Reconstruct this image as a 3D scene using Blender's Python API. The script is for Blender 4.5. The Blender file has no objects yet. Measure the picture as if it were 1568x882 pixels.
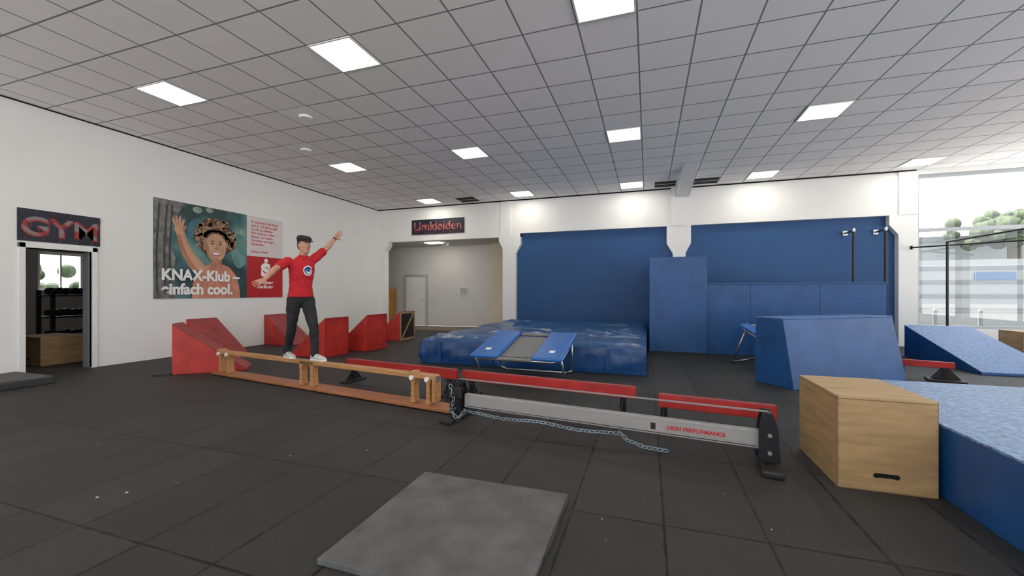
import bpy, bmesh, math, random
from mathutils import Vector, Matrix, noise
random.seed(4)
sc=bpy.context.scene
COL=sc.collection
# ------------------------------------------------------------------ helpers
def lk(o,parent=None):
    COL.objects.link(o)
    if parent: o.parent=parent
    return o
def grp(name,loc=(0,0,0),rz=0,rx=0,ry=0):
    e=bpy.data.objects.new(name,None); e.empty_display_size=.2
    e.location=loc; e.rotation_euler=(rx,ry,rz); return lk(e)
def setm(o,m):
    if isinstance(m,(list,tuple)):
        for k in m: o.data.materials.append(k)
    else: o.data.materials.append(m)
def frombm(name,bm,m,parent=None,smooth=False,center=True):
    bmesh.ops.recalc_face_normals(bm,faces=bm.faces[:])
    c=Vector((0,0,0))
    if center and len(bm.verts):
        mn=Vector((min(v.co[i] for v in bm.verts) for i in range(3))); mx=Vector((max(v.co[i] for v in bm.verts) for i in range(3)))
        c=(mn+mx)/2
        for v in bm.verts: v.co-=c
    me=bpy.data.meshes.new(name); bm.to_mesh(me); bm.free()
    o=bpy.data.objects.new(name,me); o.location=c
    setm(o,m)
    if smooth:
        for p in me.polygons: p.use_smooth=True
    return lk(o,parent)
def bev(o,w,seg=2):
    if w>0:
        b=o.modifiers.new('b','BEVEL'); b.width=w; b.segments=seg; b.limit_method='ANGLE'; b.angle_limit=.6
    return o
def addbox(bm,x0,x1,y0,y1,z0,z1,mi=0,M=None):
    vs=[bm.verts.new((x,y,z)) for z in (z0,z1) for (x,y) in ((x0,y0),(x1,y0),(x1,y1),(x0,y1))]
    if M:
        for v in vs: v.co=M@v.co
    for f in ((0,3,2,1),(4,5,6,7),(0,1,5,4),(1,2,6,5),(2,3,7,6),(3,0,4,7)):
        fc=bm.faces.new([vs[i] for i in f]); fc.material_index=mi
def box(name,x0,x1,y0,y1,z0,z1,m,parent=None,b=0,rot=None):
    bm=bmesh.new(); addbox(bm,x0,x1,y0,y1,z0,z1)
    o=frombm(name,bm,m,parent)
    if rot: o.rotation_euler=rot
    return bev(o,b)
def hexa(name,bot,top,m,parent=None,b=0):
    bm=bmesh.new(); vs=[bm.verts.new(p) for p in list(bot)+list(top)]
    for f in ((0,3,2,1),(4,5,6,7),(0,1,5,4),(1,2,6,5),(2,3,7,6),(3,0,4,7)): bm.faces.new([vs[i] for i in f])
    return bev(frombm(name,bm,m,parent),b)
def extr(name,pts,vec,m,parent=None,b=0):
    bm=bmesh.new(); vec=Vector(vec)
    a=[bm.verts.new(p) for p in pts]; c=[bm.verts.new(Vector(p)+vec) for p in pts]
    bm.faces.new(a); bm.faces.new(c[::-1]); n=len(a)
    for i in range(n): bm.faces.new((a[i],a[(i+1)%n],c[(i+1)%n],c[i]))
    return bev(frombm(name,bm,m,parent),b)
def addcone(bm,p1,p2,r1,r2,seg=14):
    p1=Vector(p1);p2=Vector(p2); d=p2-p1
    M=Matrix.Translation((p1+p2)/2)@d.to_track_quat('Z','Y').to_matrix().to_4x4()
    bmesh.ops.create_cone(bm,cap_ends=True,segments=seg,radius1=r1,radius2=r2,depth=d.length,matrix=M)
def addsph(bm,p,r,sc_=(1,1,1),R=None,seg=14):
    M=Matrix.Translation(p)@(R or Matrix.Identity(4))@Matrix.Diagonal((r*sc_[0],r*sc_[1],r*sc_[2],1))
    bmesh.ops.create_uvsphere(bm,u_segments=seg,v_segments=max(8,seg//2+1),radius=1,matrix=M)
def cyl(name,p1,p2,r,m,parent=None,seg=16,r2=None):
    bm=bmesh.new(); addcone(bm,p1,p2,r,r if r2 is None else r2,seg)
    o=frombm(name,bm,m,parent,True); 
    o.modifiers.new('e','EDGE_SPLIT').split_angle=.7
    return o
def pipe(name,pts,r,m,parent=None,cyclic=False):
    bm=bmesh.new(); P=[Vector(p) for p in pts]
    if cyclic: P.append(P[0])
    for i in range(len(P)-1): addcone(bm,P[i],P[i+1],r,r,10)
    for p in P: addsph(bm,p,r*1.0,seg=10)
    return frombm(name,bm,m,parent,True)
def loft(bm,rings,n=20,cap=True):
    prev=None
    for (c,ax,ay) in rings:
        c=Vector(c);ax=Vector(ax);ay=Vector(ay)
        r=[bm.verts.new(c+ax*math.cos(2*math.pi*i/n)+ay*math.sin(2*math.pi*i/n)) for i in range(n)]
        if prev:
            for i in range(n): bm.faces.new((prev[i],prev[(i+1)%n],r[(i+1)%n],r[i]))
        elif cap: bm.faces.new(r[::-1])
        prev=r
    if cap: bm.faces.new(prev)
def tubes(bm,pts,rad,seg=14):
    for i in range(len(pts)):
        addsph(bm,pts[i],rad[i],seg=seg)
        if i: addcone(bm,pts[i-1],pts[i],rad[i-1],rad[i],seg)
def remesh(name,bm,m,parent,vox,it=4,f=.5,disp=0,ds=.1):
    bmesh.ops.recalc_face_normals(bm,faces=bm.faces[:])
    me=bpy.data.meshes.new(name); bm.to_mesh(me); bm.free()
    o=bpy.data.objects.new(name,me); setm(o,m)
    r=o.modifiers.new('r','REMESH'); r.mode='VOXEL'; r.voxel_size=vox; r.use_smooth_shade=True
    if it:
        s=o.modifiers.new('s','SMOOTH'); s.iterations=it; s.factor=f
    if disp:
        tx=bpy.data.textures.new(name+'_folds','CLOUDS'); tx.noise_scale=ds; tx.noise_depth=2
        d=o.modifiers.new('d','DISPLACE'); d.texture=tx; d.strength=disp; d.mid_level=.5
    return lk(o,parent)
def text(name,body,size,loc,rot,m,parent=None,off=0,align='LEFT',ext=.002,sx=1):
    c=bpy.data.curves.new(name,'FONT'); c.body=body; c.size=size; c.extrude=ext; c.offset=off; c.align_x=align
    c.materials.append(m)
    o=bpy.data.objects.new(name,c); o.location=loc; o.rotation_euler=rot; o.scale=(sx,1,1)
    return lk(o,parent)
RL=(math.pi/2,0,math.pi/2); RB=(math.pi/2,0,0)
# ------------------------------------------------------------------ materials
def nt(name):
    m=bpy.data.materials.new(name); m.use_nodes=True; t=m.node_tree; return m,t,t.nodes['Principled BSDF']
def N(t,typ,**k):
    n=t.nodes.new(typ)
    for a,b in k.items(): setattr(n,a,b)
    return n
def math_(t,op,a,b=None,c=None):
    n=N(t,'ShaderNodeMath',operation=op)
    for i,x in enumerate((a,b,c)):
        if x is None: continue
        if isinstance(x,(int,float)): n.inputs[i].default_value=x
        else: t.links.new(x,n.inputs[i])
    return n.outputs[0]
def mixc(t,f,a,b,blend='MIX'):
    n=N(t,'ShaderNodeMix',data_type='RGBA',blend_type=blend)
    if isinstance(f,(int,float)): n.inputs[0].default_value=f
    else: t.links.new(f,n.inputs[0])
    for i,x in ((6,a),(7,b)):
        if isinstance(x,(tuple,list)): n.inputs[i].default_value=(*x[:3],1)
        else: t.links.new(x,n.inputs[i])
    return n.outputs[2]
def mat(name,col,rough=.5,metal=0,var=.12,vs=4,bump=0,bs=60,spec=.5,col2=None,emit=None,es=0,stretch=None,detail=5):
    m,t,b=nt(name)
    tc=N(t,'ShaderNodeTexCoord'); src=tc.outputs['Object']
    if stretch:
        mp=N(t,'ShaderNodeMapping'); mp.inputs['Scale'].default_value=stretch; t.links.new(src,mp.inputs[0]); src=mp.outputs[0]
    nz=N(t,'ShaderNodeTexNoise'); nz.inputs['Scale'].default_value=vs; nz.inputs['Detail'].default_value=detail; t.links.new(src,nz.inputs['Vector'])
    a=tuple(c*(1-var) for c in col); bb=col2 or tuple(min(1,c*(1+var)) for c in col)
    mr=N(t,'ShaderNodeMapRange'); mr.inputs[1].default_value=.3; mr.inputs[2].default_value=.7; t.links.new(nz.outputs['Fac'],mr.inputs[0])
    t.links.new(mixc(t,mr.outputs[0],a,bb),b.inputs['Base Color'])
    b.inputs['Roughness'].default_value=rough; b.inputs['Metallic'].default_value=metal; b.inputs['Specular IOR Level'].default_value=spec
    if bump:
        n2=N(t,'ShaderNodeTexNoise'); n2.inputs['Scale'].default_value=bs; n2.inputs['Detail'].default_value=4; t.links.new(src,n2.inputs['Vector'])
        bp=N(t,'ShaderNodeBump'); bp.inputs['Strength'].default_value=bump; bp.inputs['Distance'].default_value=.02
        t.links.new(n2.outputs['Fac'],bp.inputs['Height']); t.links.new(bp.outputs[0],b.inputs['Normal'])
    if es:
        b.inputs['Emission Color'].default_value=(*emit,1); b.inputs['Emission Strength'].default_value=es
    return m
def gridmat(name,x0,sx,y0,sy,w,base,line,rough,varA,specks=False,bump=.2,bs=80,axes=(0,1),spec=.5,wob=0):
    m,t,b=nt(name)
    g=N(t,'ShaderNodeNewGeometry'); s=N(t,'ShaderNodeSeparateXYZ'); t.links.new(g.outputs['Position'],s.inputs[0])
    X=math_(t,'SUBTRACT',s.outputs[axes[0]],x0); Y=math_(t,'SUBTRACT',s.outputs[axes[1]],y0)
    px=math_(t,'PINGPONG',X,sx/2); py=math_(t,'PINGPONG',Y,sy/2)
    d=math_(t,'MINIMUM',px,py)
    if wob:
        nw=N(t,'ShaderNodeTexNoise'); nw.inputs['Scale'].default_value=9; nw.inputs['Detail'].default_value=3; t.links.new(g.outputs['Position'],nw.inputs['Vector'])
        ln=math_(t,'LESS_THAN',d,math_(t,'MULTIPLY',math_(t,'POWER',nw.outputs['Fac'],2.0),wob))
    else: ln=math_(t,'LESS_THAN',d,w)
    fx=math_(t,'FLOOR',math_(t,'DIVIDE',X,sx)); fy=math_(t,'FLOOR',math_(t,'DIVIDE',Y,sy))
    cb=N(t,'ShaderNodeCombineXYZ'); t.links.new(fx,cb.inputs[0]); t.links.new(fy,cb.inputs[1])
    wn=N(t,'ShaderNodeTexWhiteNoise'); t.links.new(cb.outputs[0],wn.inputs['Vector'])
    nz=N(t,'ShaderNodeTexNoise'); nz.inputs['Scale'].default_value=2.2; nz.inputs['Detail'].default_value=8; nz.inputs['Roughness'].default_value=.65; t.links.new(g.outputs['Position'],nz.inputs['Vector'])
    v=math_(t,'ADD',math_(t,'MULTIPLY',wn.outputs['Value'],.45),math_(t,'MULTIPLY',nz.outputs['Fac'],.8))
    c=mixc(t,v,tuple(k*(1-varA) for k in base),tuple(k*(1+varA) for k in base))
    if specks:
        for sc_,th,cc in ((1.6,.008,(.35,.34,.33)),(19,.05,(.09,.09,.09))):
            vo=N(t,'ShaderNodeTexVoronoi'); vo.inputs['Scale'].default_value=sc_; t.links.new(g.outputs['Position'],vo.inputs['Vector'])
            c=mixc(t,math_(t,'LESS_THAN',vo.outputs['Distance'],th),c,cc)
    c=mixc(t,ln,c,line); t.links.new(c,b.inputs['Base Color'])
    b.inputs['Roughness'].default_value=rough; b.inputs['Specular IOR Level'].default_value=spec
    n2=N(t,'ShaderNodeTexNoise'); n2.inputs['Scale'].default_value=bs; t.links.new(g.outputs['Position'],n2.inputs['Vector'])
    h=math_(t,'SUBTRACT',math_(t,'MULTIPLY',n2.outputs['Fac'],.4),math_(t,'MULTIPLY',ln,1.0))
    bp=N(t,'ShaderNodeBump'); bp.inputs['Strength'].default_value=bump; bp.inputs['Distance'].default_value=.01
    t.links.new(h,bp.inputs['Height']); t.links.new(bp.outputs[0],b.inputs['Normal'])
    return m
M_floor=gridmat('rubber_tiles',.086,.515,1.4,1.03,.005,(.028,.028,.029),(.003,.003,.003),.62,.40,True,.5,120,spec=.35,wob=.026)
M_ceil=gridmat('ceiling_tiles',-.107,.626,4.4625,.6225,.010,(.90,.875,.87),(.25,.25,.25),.9,.05,False,.15,60)
M_wall=mat('white_plaster',(.84,.84,.83),.85,var=.015,vs=1.5,bump=.06,bs=40)
M_white=mat('white_paint',(.82,.82,.80),.5,var=.02)
M_blue=gridmat('blue_wall_paint',-.3,2.5,1.25,1.9,.003,(.006,.068,.215),(.005,.04,.13),.5,.10,False,.08,25,axes=(0,2))
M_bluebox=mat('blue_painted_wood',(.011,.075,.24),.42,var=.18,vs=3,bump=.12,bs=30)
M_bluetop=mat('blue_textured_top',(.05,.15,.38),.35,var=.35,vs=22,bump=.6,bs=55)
M_bluepl=mat('blue_worn_top_painted_sheen',(.13,.26,.52),.24,var=.5,vs=26,bump=.7,bs=60,spec=.9)  # worn blue, paled so the colour carries the window's reflection
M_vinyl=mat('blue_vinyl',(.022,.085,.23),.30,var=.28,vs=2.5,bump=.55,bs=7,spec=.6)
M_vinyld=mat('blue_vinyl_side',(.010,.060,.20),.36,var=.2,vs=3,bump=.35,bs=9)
M_pad=mat('blue_pad',(.016,.13,.46),.4,var=.1,vs=5,bump=.1,bs=20)
M_red=mat('red_paint',(.48,.030,.022),.45,var=.22,vs=5,bump=.05)
M_redd=mat('red_bench_paint',(.42,.022,.018),.4,var=.2,vs=8)
M_redtop=mat('red_ramp_top',(.32,.05,.05),.6,var=.25,vs=6,bump=.1)
M_wood=mat('pine_wood',(.46,.23,.09),.45,var=.22,vs=3,stretch=(1,12,12))
M_woodd=mat('plank_wood',(.34,.125,.05),.42,var=.25,vs=3,stretch=(1,14,14))
M_ply=mat('plywood',(.38,.245,.115),.6,var=.2,vs=3,stretch=(1,1,7),bump=.05)
M_plyt=mat('plywood_top',(.44,.30,.155),.6,var=.18,vs=3,stretch=(1,7,1))
M_plyedge=mat('plywood_edge',(.20,.12,.055),.7,var=.2,vs=20)
M_black=mat('black_rubber',(.012,.012,.013),.55,var=.2)
M_blackm=mat('black_metal',(.02,.02,.022),.35,metal=.3,var=.1)
M_dark=mat('dark_void',(.006,.006,.006),.9)
M_steel=mat('galvanised_steel',(.55,.55,.56),.3,metal=.9,var=.1)
M_alu=mat('brushed_aluminium',(.36,.35,.345),.45,metal=.3,var=.06,vs=3,stretch=(1,6,6))
M_bed=mat('grey_trampoline_bed',(.20,.20,.20),.7,var=.18,vs=40)
M_slab=mat('grey_rubber_slab',(.100,.102,.106),.75,var=.28,vs=5,bump=.3,bs=70)
M_slabd=mat('dark_mat',(.03,.033,.035),.6,var=.2)
M_wtxt=mat('white_print',(.88,.88,.88),.5,var=.01)
M_rtxt=mat('red_print',(.6,.02,.02),.5,var=.02)
M_skin=mat('skin',(.50,.26,.17),.5,var=.08,vs=20)
M_trous=mat('black_trousers',(.016,.016,.019),.85,var=.35,vs=12,bump=.3,bs=20)
M_cap=mat('black_cap',(.012,.012,.013),.8,var=.2)
M_hair=mat('dark_hair',(.03,.018,.012),.7,var=.3,vs=60)
M_shoe=mat('white_sneaker',(.56,.55,.53),.6,var=.15,vs=30)
M_sole=mat('sneaker_sole',(.70,.69,.68),.6)
M_eye=mat('eye_white',(.7,.7,.68),.3,var=.01); M_pup=mat('pupil',(.02,.015,.01),.3); M_lip=mat('lip',(.38,.12,.10),.5)
M_chain=mat('steel_blue_chain',(.26,.33,.38),.35,metal=.4,var=.3)
def emis(name,col,s):
    return mat(name,(.8,.8,.8),.6,emit=col,es=s)
M_lamp=emis('lamp_diffuser',(1,.93,.80),15)
# ------------------------------------------------------------------ camera / world
cam=bpy.data.cameras.new('camera'); co=bpy.data.objects.new('camera',cam); COL.objects.link(co)
co.location=(0,0,1.3); co.rotation_euler=(math.pi/2,0,math.radians(18.4))
cam.sensor_width=36; cam.lens=36*625/1568; cam.shift_y=7/1568; cam.clip_start=.05; cam.clip_end=300
sc.camera=co
w=bpy.data.worlds.new('World'); sc.world=w; w.use_nodes=True
bg=w.node_tree.nodes['Background']; bg.inputs[0].default_value=(.90,.95,1,1); bg.inputs[1].default_value=2.6
sl_=bpy.data.lights.new('ceiling_bounce_sun','SUN'); sl_.energy=26; sl_.angle=.01; sl_.color=(1,.97,.93); so=bpy.data.objects.new('ceiling_bounce_sun',sl_); COL.objects.link(so); so.location=(-30,0,40)  # added sun; its bounce off the ground brightens the ceiling
so.rotation_euler=Vector((1,-.02,-1.9)).to_track_quat('-Z','Y').to_euler()
sc.view_settings.view_transform='Standard'; sc.view_settings.look='None'; sc.view_settings.exposure=0
# ------------------------------------------------------------------ shell
CZ=4.245
box('floor',-9.3,9.7,-5.2,12.55,-.1,0,M_floor)
box('ceiling',-9.35,9.7,-5.4,12.75,CZ,CZ+.15,M_ceil)
wl=grp('wall_left')
box('wall_part_1',-9.35,-9.15,-5.2,3.615,0,CZ,M_wall,wl); box('wall_part_2',-9.35,-9.15,4.413,12.75,0,CZ,M_wall,wl)
box('wall_over_door',-9.35,-9.15,3.615,4.413,2.0,CZ,M_wall,wl)
d1=grp('door_1')
box('jamb_1',-9.36,-9.12,3.54,3.615,0,2.075,M_white,d1,.004); box('jamb_2',-9.36,-9.12,4.413,4.485,0,2.075,M_white,d1,.004)
box('head',-9.36,-9.12,3.54,4.485,2.0,2.075,M_white,d1,.004)
M_gd=mat('grey_door',(.20,.21,.23),.5); box('jamb_lining',-9.36,-9.2,4.395,4.413,0,2.0,M_gd,d1); box('jamb_lining_2',-9.36,-9.2,3.615,3.633,0,2.0,M_gd,d1)
wb=grp('wall_back')
def XZ(name,pts,y0,dy,m,p): return extr(name,[(x,y0,z) for x,z in pts],(0,dy,0),m,p)
XZ('beam_left',[(-9.15,3.08),(-3.83,3.08),(-3.83,CZ),(-9.15,CZ)],12.35,.2,M_wall,wb)
XZ('beam_right',[(-3.83,3.18),(6.135,3.18),(6.135,CZ),(-3.83,CZ)],12.35,.2,M_wall,wb)
XZ('column_1',[(-9.15,0),(-8.87,0),(-8.87,2.75),(-8.72,2.95),(-8.72,3.08),(-9.15,3.08)],12.33,.24,M_wall,wb)
XZ('column_2',[(-4.42,0),(-3.98,0),(-3.98,2.55),(-3.83,2.82),(-3.83,3.18),(-4.55,3.18),(-4.55,2.95),(-4.42,2.72)],12.33,.24,M_wall,wb)
XZ('column_3',[(.67,0),(1.0,0),(1.0,2.4),(1.14,2.68),(1.14,3.18),(.51,3.18),(.51,2.68),(.67,2.4)],12.33,.24,M_wall,wb)
XZ('column_3_upper',[(.62,3.18),(1.03,3.18),(1.03,CZ),(.62,CZ)],12.30,.1,M_wall,wb)
XZ('column_2_upper',[(-4.5,3.18),(-4.15,3.18),(-4.15,CZ),(-4.5,CZ)],12.325,.1,M_wall,wb)
XZ('column_4',[(5.76,0),(6.135,0),(6.135,3.18),(5.58,3.18),(5.58,2.95),(5.76,2.7)],12.33,.24,M_wall,wb)
XZ('column_4_upper',[(5.76,3.18),(6.135,3.18),(6.135,CZ),(5.76,CZ)],12.32,.1,M_wall,wb)
box('window_sill_wall',6.135,9.7,12.35,12.55,0,.45,M_wall,wb); box('window_header',6.135,9.7,12.35,12.55,4.13,CZ,M_wall,wb)
box('wall_back_blue',-4.2,5.9,12.5,12.62,0,3.3,M_blue)
extr('ceiling_beam',[(.78,10.1,CZ),(.78,12.27,CZ),(.78,12.27,CZ-.28)],(.32,0,0),M_wall)
box('dark_line_1',-9.15,6.1,12.31,12.345,CZ-.03,CZ-.001,M_dark)  # thin dark line where back wall meets ceiling
box('dark_line_2',-9.145,-9.13,-5,12.3,CZ-.02,CZ-.001,M_dark)  # thin dark line where left wall meets ceiling
# windows
def glassmat():
    m=bpy.data.materials.new('window_glass'); m.use_nodes=True; t=m.node_tree; t.nodes.clear()
    o=N(t,'ShaderNodeOutputMaterial'); mx=N(t,'ShaderNodeMixShader'); a=N(t,'ShaderNodeBsdfTransparent'); g=N(t,'ShaderNodeBsdfGlossy'); g.inputs['Roughness'].default_value=.02
    mx.inputs[0].default_value=.06; t.links.new(a.outputs[0],mx.inputs[1]); t.links.new(g.outputs[0],mx.inputs[2]); t.links.new(mx.outputs[0],o.inputs[0]); return m
M_glass=glassmat()
M_frame=mat('window_frame',(.40,.42,.44),.4,metal=.2,var=.03)
w1=grp('window_1')
for n,a in (('frame_left',(6.135,6.19,12.4,12.48,.45,4.13)),('frame_right',(9.4,9.5,12.4,12.48,.45,4.13)),('frame_bottom',(6.19,9.4,12.4,12.48,.45,.52)),('frame_top',(6.19,9.4,12.4,12.48,4.05,4.13)),('transom',(6.19,9.4,12.4,12.48,2.76,2.84)),('mullion',(8.35,8.42,12.4,12.48,.52,4.05))):
    box(n,*a,M_frame,w1,.004)
box('glass',6.19,9.4,12.435,12.442,.5,4.08,M_glass,w1)
# right wall with window band
wr=grp('wall_right')
box('sill_wall',9.5,9.7,-5.2,12.35,0,.45,M_wall,wr); box('header',9.5,9.7,-5.2,12.35,4.0,CZ,M_wall,wr)
for y in (-5.2,-.9,3.4,7.7,12.1): box('pier',9.5,9.7,y,y+.3,.45,4.0,M_wall,wr)
w2=grp('window_2')
for y in (-4.9,-.6,3.7,8.0):
    box('frame_low',9.56,9.64,y,y+4.0,.45,.52,M_frame,w2); box('frame_high',9.56,9.64,y,y+4.0,3.93,4.0,M_frame,w2); box('post',9.56,9.64,y+1.97,y+2.03,.52,3.93,M_frame,w2); box('crossbar',9.56,9.64,y,y+4.0,2.76,2.82,M_frame,w2)
wf=grp('wall_front')  # unseen wall, openings made large to let in more light
box('sill_wall',-9.35,9.7,-5.4,-5.2,0,.25,M_wall,wf); box('header',-9.35,9.7,-5.4,-5.2,4.0,CZ,M_wall,wf)
for x in (-9.35,-5.2,-1.0,3.2,7.4,9.2): box('pier',x,x+.5,-5.4,-5.2,.25,4.0,M_wall,wf)
# ceiling lights
for i in range(-0,6):
    for yy in (-3.32,.41,4.15,7.885,11.62):
        x=-6.68+3.13*i
        if x>9.3: continue
        bm=bmesh.new()
        addbox(bm,x-.285,x+.285,yy-.285,yy+.285,CZ-.006,CZ-.001,0)
        for a in ((x-.305,x-.285,yy-.305,yy+.305),(x+.285,x+.305,yy-.305,yy+.305),(x-.285,x+.285,yy-.305,yy-.285),(x-.285,x+.285,yy+.285,yy+.305)): addbox(bm,*a,CZ-.014,CZ-.001,1)
        frombm('gym_fill_light',bm,[M_lamp,M_white])
# missing tiles, detectors
for a in ((.18,.72,11.52,12.12),(1.15,1.75,11.52,12.12),(-5.72,-5.12,11.52,12.12)):
    bm=bmesh.new(); addbox(bm,*a,CZ-.004,CZ-.001,0); addbox(bm,a[0],a[1],a[2]+.28,a[2]+.30,CZ-.012,CZ-.004,1)
    frombm('ceiling_opening_shade_panel',bm,[M_dark,M_frame])  # flat dark panel, paints the shaded void of a removed tile
M_tile=mat('white_ceiling_tile',(.95,.95,.95),.8,var=.02)
for x,y in ((-5.43,5.39),(-6.68,6.64)): 
    bm=bmesh.new(); addbox(bm,x-.3,x+.3,y-.3,y+.3,CZ-.004,CZ-.001)
    bmesh.ops.create_cone(bm,cap_ends=True,segments=28,radius1=.09,radius2=.11,depth=.03,matrix=Matrix.Translation((x,y,CZ-.019)))
    frombm('ceiling_speaker',bm,M_tile)
# corridor
M_cor=mat('corridor_wall',(.70,.69,.66),.8,var=.02)
M_corf=mat('corridor_floor',(.16,.12,.09),.5,var=.15,vs=2)
cr=grp('wall_corridor')
box('far',-10.6,-4.3,14.2,14.35,0,3.1,M_cor,cr); box('side_left',-10.75,-10.6,12.6,14.35,0,3.1,M_cor,cr); box('side_right',-4.5,-4.35,12.57,14.2,0,3.1,M_cor,cr)
box('return',-5.45,-4.52,13.9,14.19,0,3.1,mat('beige_wall',(.72,.66,.50),.8,var=.03),cr); box('left_back',-10.6,-9.36,12.6,12.7,0,3.1,M_cor,cr)
box('floor_corridor',-10.6,-4.35,12.56,14.2,-.1,-.002,M_corf); box('ceiling_corridor',-10.6,-4.35,12.56,14.35,3.1,3.2,mat('corridor_ceiling',(.6,.57,.52),.8,var=.03))
bm=bmesh.new(); addbox(bm,-7.6,-7.0,12.9,13.3,3.08,3.095); frombm('gym_fill_light',bm,emis('lamp_diffuser_2',(1,.94,.82),14))
d2=grp('door_2')
box('leaf',-9.15,-8.28,14.15,14.19,.01,1.93,M_white,d2,.004)
for a in ((-9.23,-9.15,14.12,14.19,0,2.02),(-8.28,-8.2,14.12,14.19,0,2.02),(-9.15,-8.28,14.12,14.19,1.94,2.02)): box('trim',*a,mat('door_trim',(.5,.49,.46),.5),d2,.004)
cyl('handle',(-8.42,14.09,1.0),(-8.32,14.09,1.0),.012,M_steel,d2); cyl('handle_stem',(-8.34,14.15,1.0),(-8.34,14.09,1.0),.01,M_steel,d2)
nf=grp('notice_board'); box('frame',-6.85,-6.45,14.17,14.195,1.2,1.52,M_white,nf,.004); box('sheet',-6.81,-6.49,14.165,14.169,1.24,1.48,mat('notice_paper',(.45,.47,.5),.6,var=.4,vs=30),nf)
bx=grp('exit_sign'); box('body',-6.78,-6.54,12.72,12.75,2.92,3.03,M_white,bx); cyl('stem',(-6.66,12.735,3.03),(-6.66,12.735,3.1),.01,M_white,bx); box('arrow',-6.74,-6.66,12.716,12.72,2.94,3.01,mat('exit_green',(.02,.4,.2),.4),bx)
oc=grp('orange_locker'); box('body',-10.1,-9.6,13.6,14.1,0,1.45,mat('orange_wood',(.50,.24,.06),.5),oc,.01); box('plinth',-10.12,-9.58,13.58,14.1,0,.06,M_black,oc); box('door_gap',-9.86,-9.85,13.59,13.6,.1,1.4,M_black,oc)
# gym room through left door
M_gw=mat('gym_wall',(.42,.41,.40),.8,var=.03)
gr=grp('wall_gym')
box('far_low',-14.2,-14,1,9,0,1.35,M_gw,gr); box('far_high',-14.2,-14,1,9,2.3,3,M_gw,gr); box('far_l',-14.2,-14,1,5.75,1.35,2.3,M_gw,gr); box('far_r',-14.2,-14,6.62,9,1.35,2.3,M_gw,gr)
box('side_1',-14.2,-9.36,.9,1,0,3,M_gw,gr); box('side_2',-14.2,-9.36,9,9.1,0,3,M_gw,gr)
box('floor_gym',-14.2,-9.3,1,9,-.1,-.002,M_slabd); box('ceiling_gym',-14.2,-9.36,.9,9.1,3,3.1,M_gw)
bm=bmesh.new(); addbox(bm,-12.3,-11.7,4.2,4.8,2.98,2.995); frombm('gym_fill_light',bm,emis('gym_fill_glow',(1,.96,.9),5))  # added glowing panel that brightens the gym room
w3=grp('window_3'); 
for a in ((-14.12,-14.06,5.75,5.81,1.35,2.3),(-14.12,-14.06,6.56,6.62,1.35,2.3),(-14.12,-14.06,5.81,6.56,2.24,2.3),(-14.12,-14.06,5.81,6.56,1.35,1.41),(-14.12,-14.06,6.17,6.2,1.41,2.24)): box('frame',*a,M_white,w3)
hd=grp('hedge'); bm=bmesh.new(); random.seed(5)
for i in range(90): addsph(bm,(-18+random.gauss(0,.5),8+random.uniform(-2.5,3),random.uniform(0,2.2)),random.uniform(.15,.35),seg=7)
frombm('foliage',bm,mat('hedge_leaves',(.035,.055,.025),.9,var=.6,vs=8),hd)
rk=grp('dumbbell_rack',(-11.9,5.75,0))
for x in (-.25,.25):
    for y in (-.75,.75): box('upright',x-.03,x+.03,y-.03,y+.03,0,1.35,M_blackm,rk)
for z in (.35,.8,1.25):
    box('shelf',-.28,.28,-.78,.78,z-.03,z,M_blackm,rk)
    for k in range(6):
        y=-.62+k*.25
        bm=bmesh.new(); addcone(bm,(-.14,y,z+.08),(.14,y,z+.08),.018,.018)
        addcone(bm,(-.2,y,z+.08),(-.09,y,z+.08),.075,.075,12); addcone(bm,(.09,y,z+.08),(.2,y,z+.08),.075,.075,12)
        frombm('dumbbell',bm,M_black,rk)
ex=grp('weight_bench',(-10.6,5.45,0))
box('seat',-.15,.15,-.55,.25,.42,.5,M_black,ex,.02); box('backrest',-.15,.15,.25,.33,.45,1.15,M_black,ex,.02)
for x in (-.35,.35): cyl('upright',(x,.4,0),(x,.4,1.5),.03,M_blackm,ex); cyl('leg',(x*.4,-.45,0),(x*.4,-.45,.42),.025,M_blackm,ex)
cyl('barbell',(-.6,.36,1.3),(.6,.36,1.3),.014,M_steel,ex)
for x in (-.5,.5): cyl('plate',(x-.03,.36,1.3),(x+.03,.36,1.3),.2,M_black,ex,24)
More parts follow.
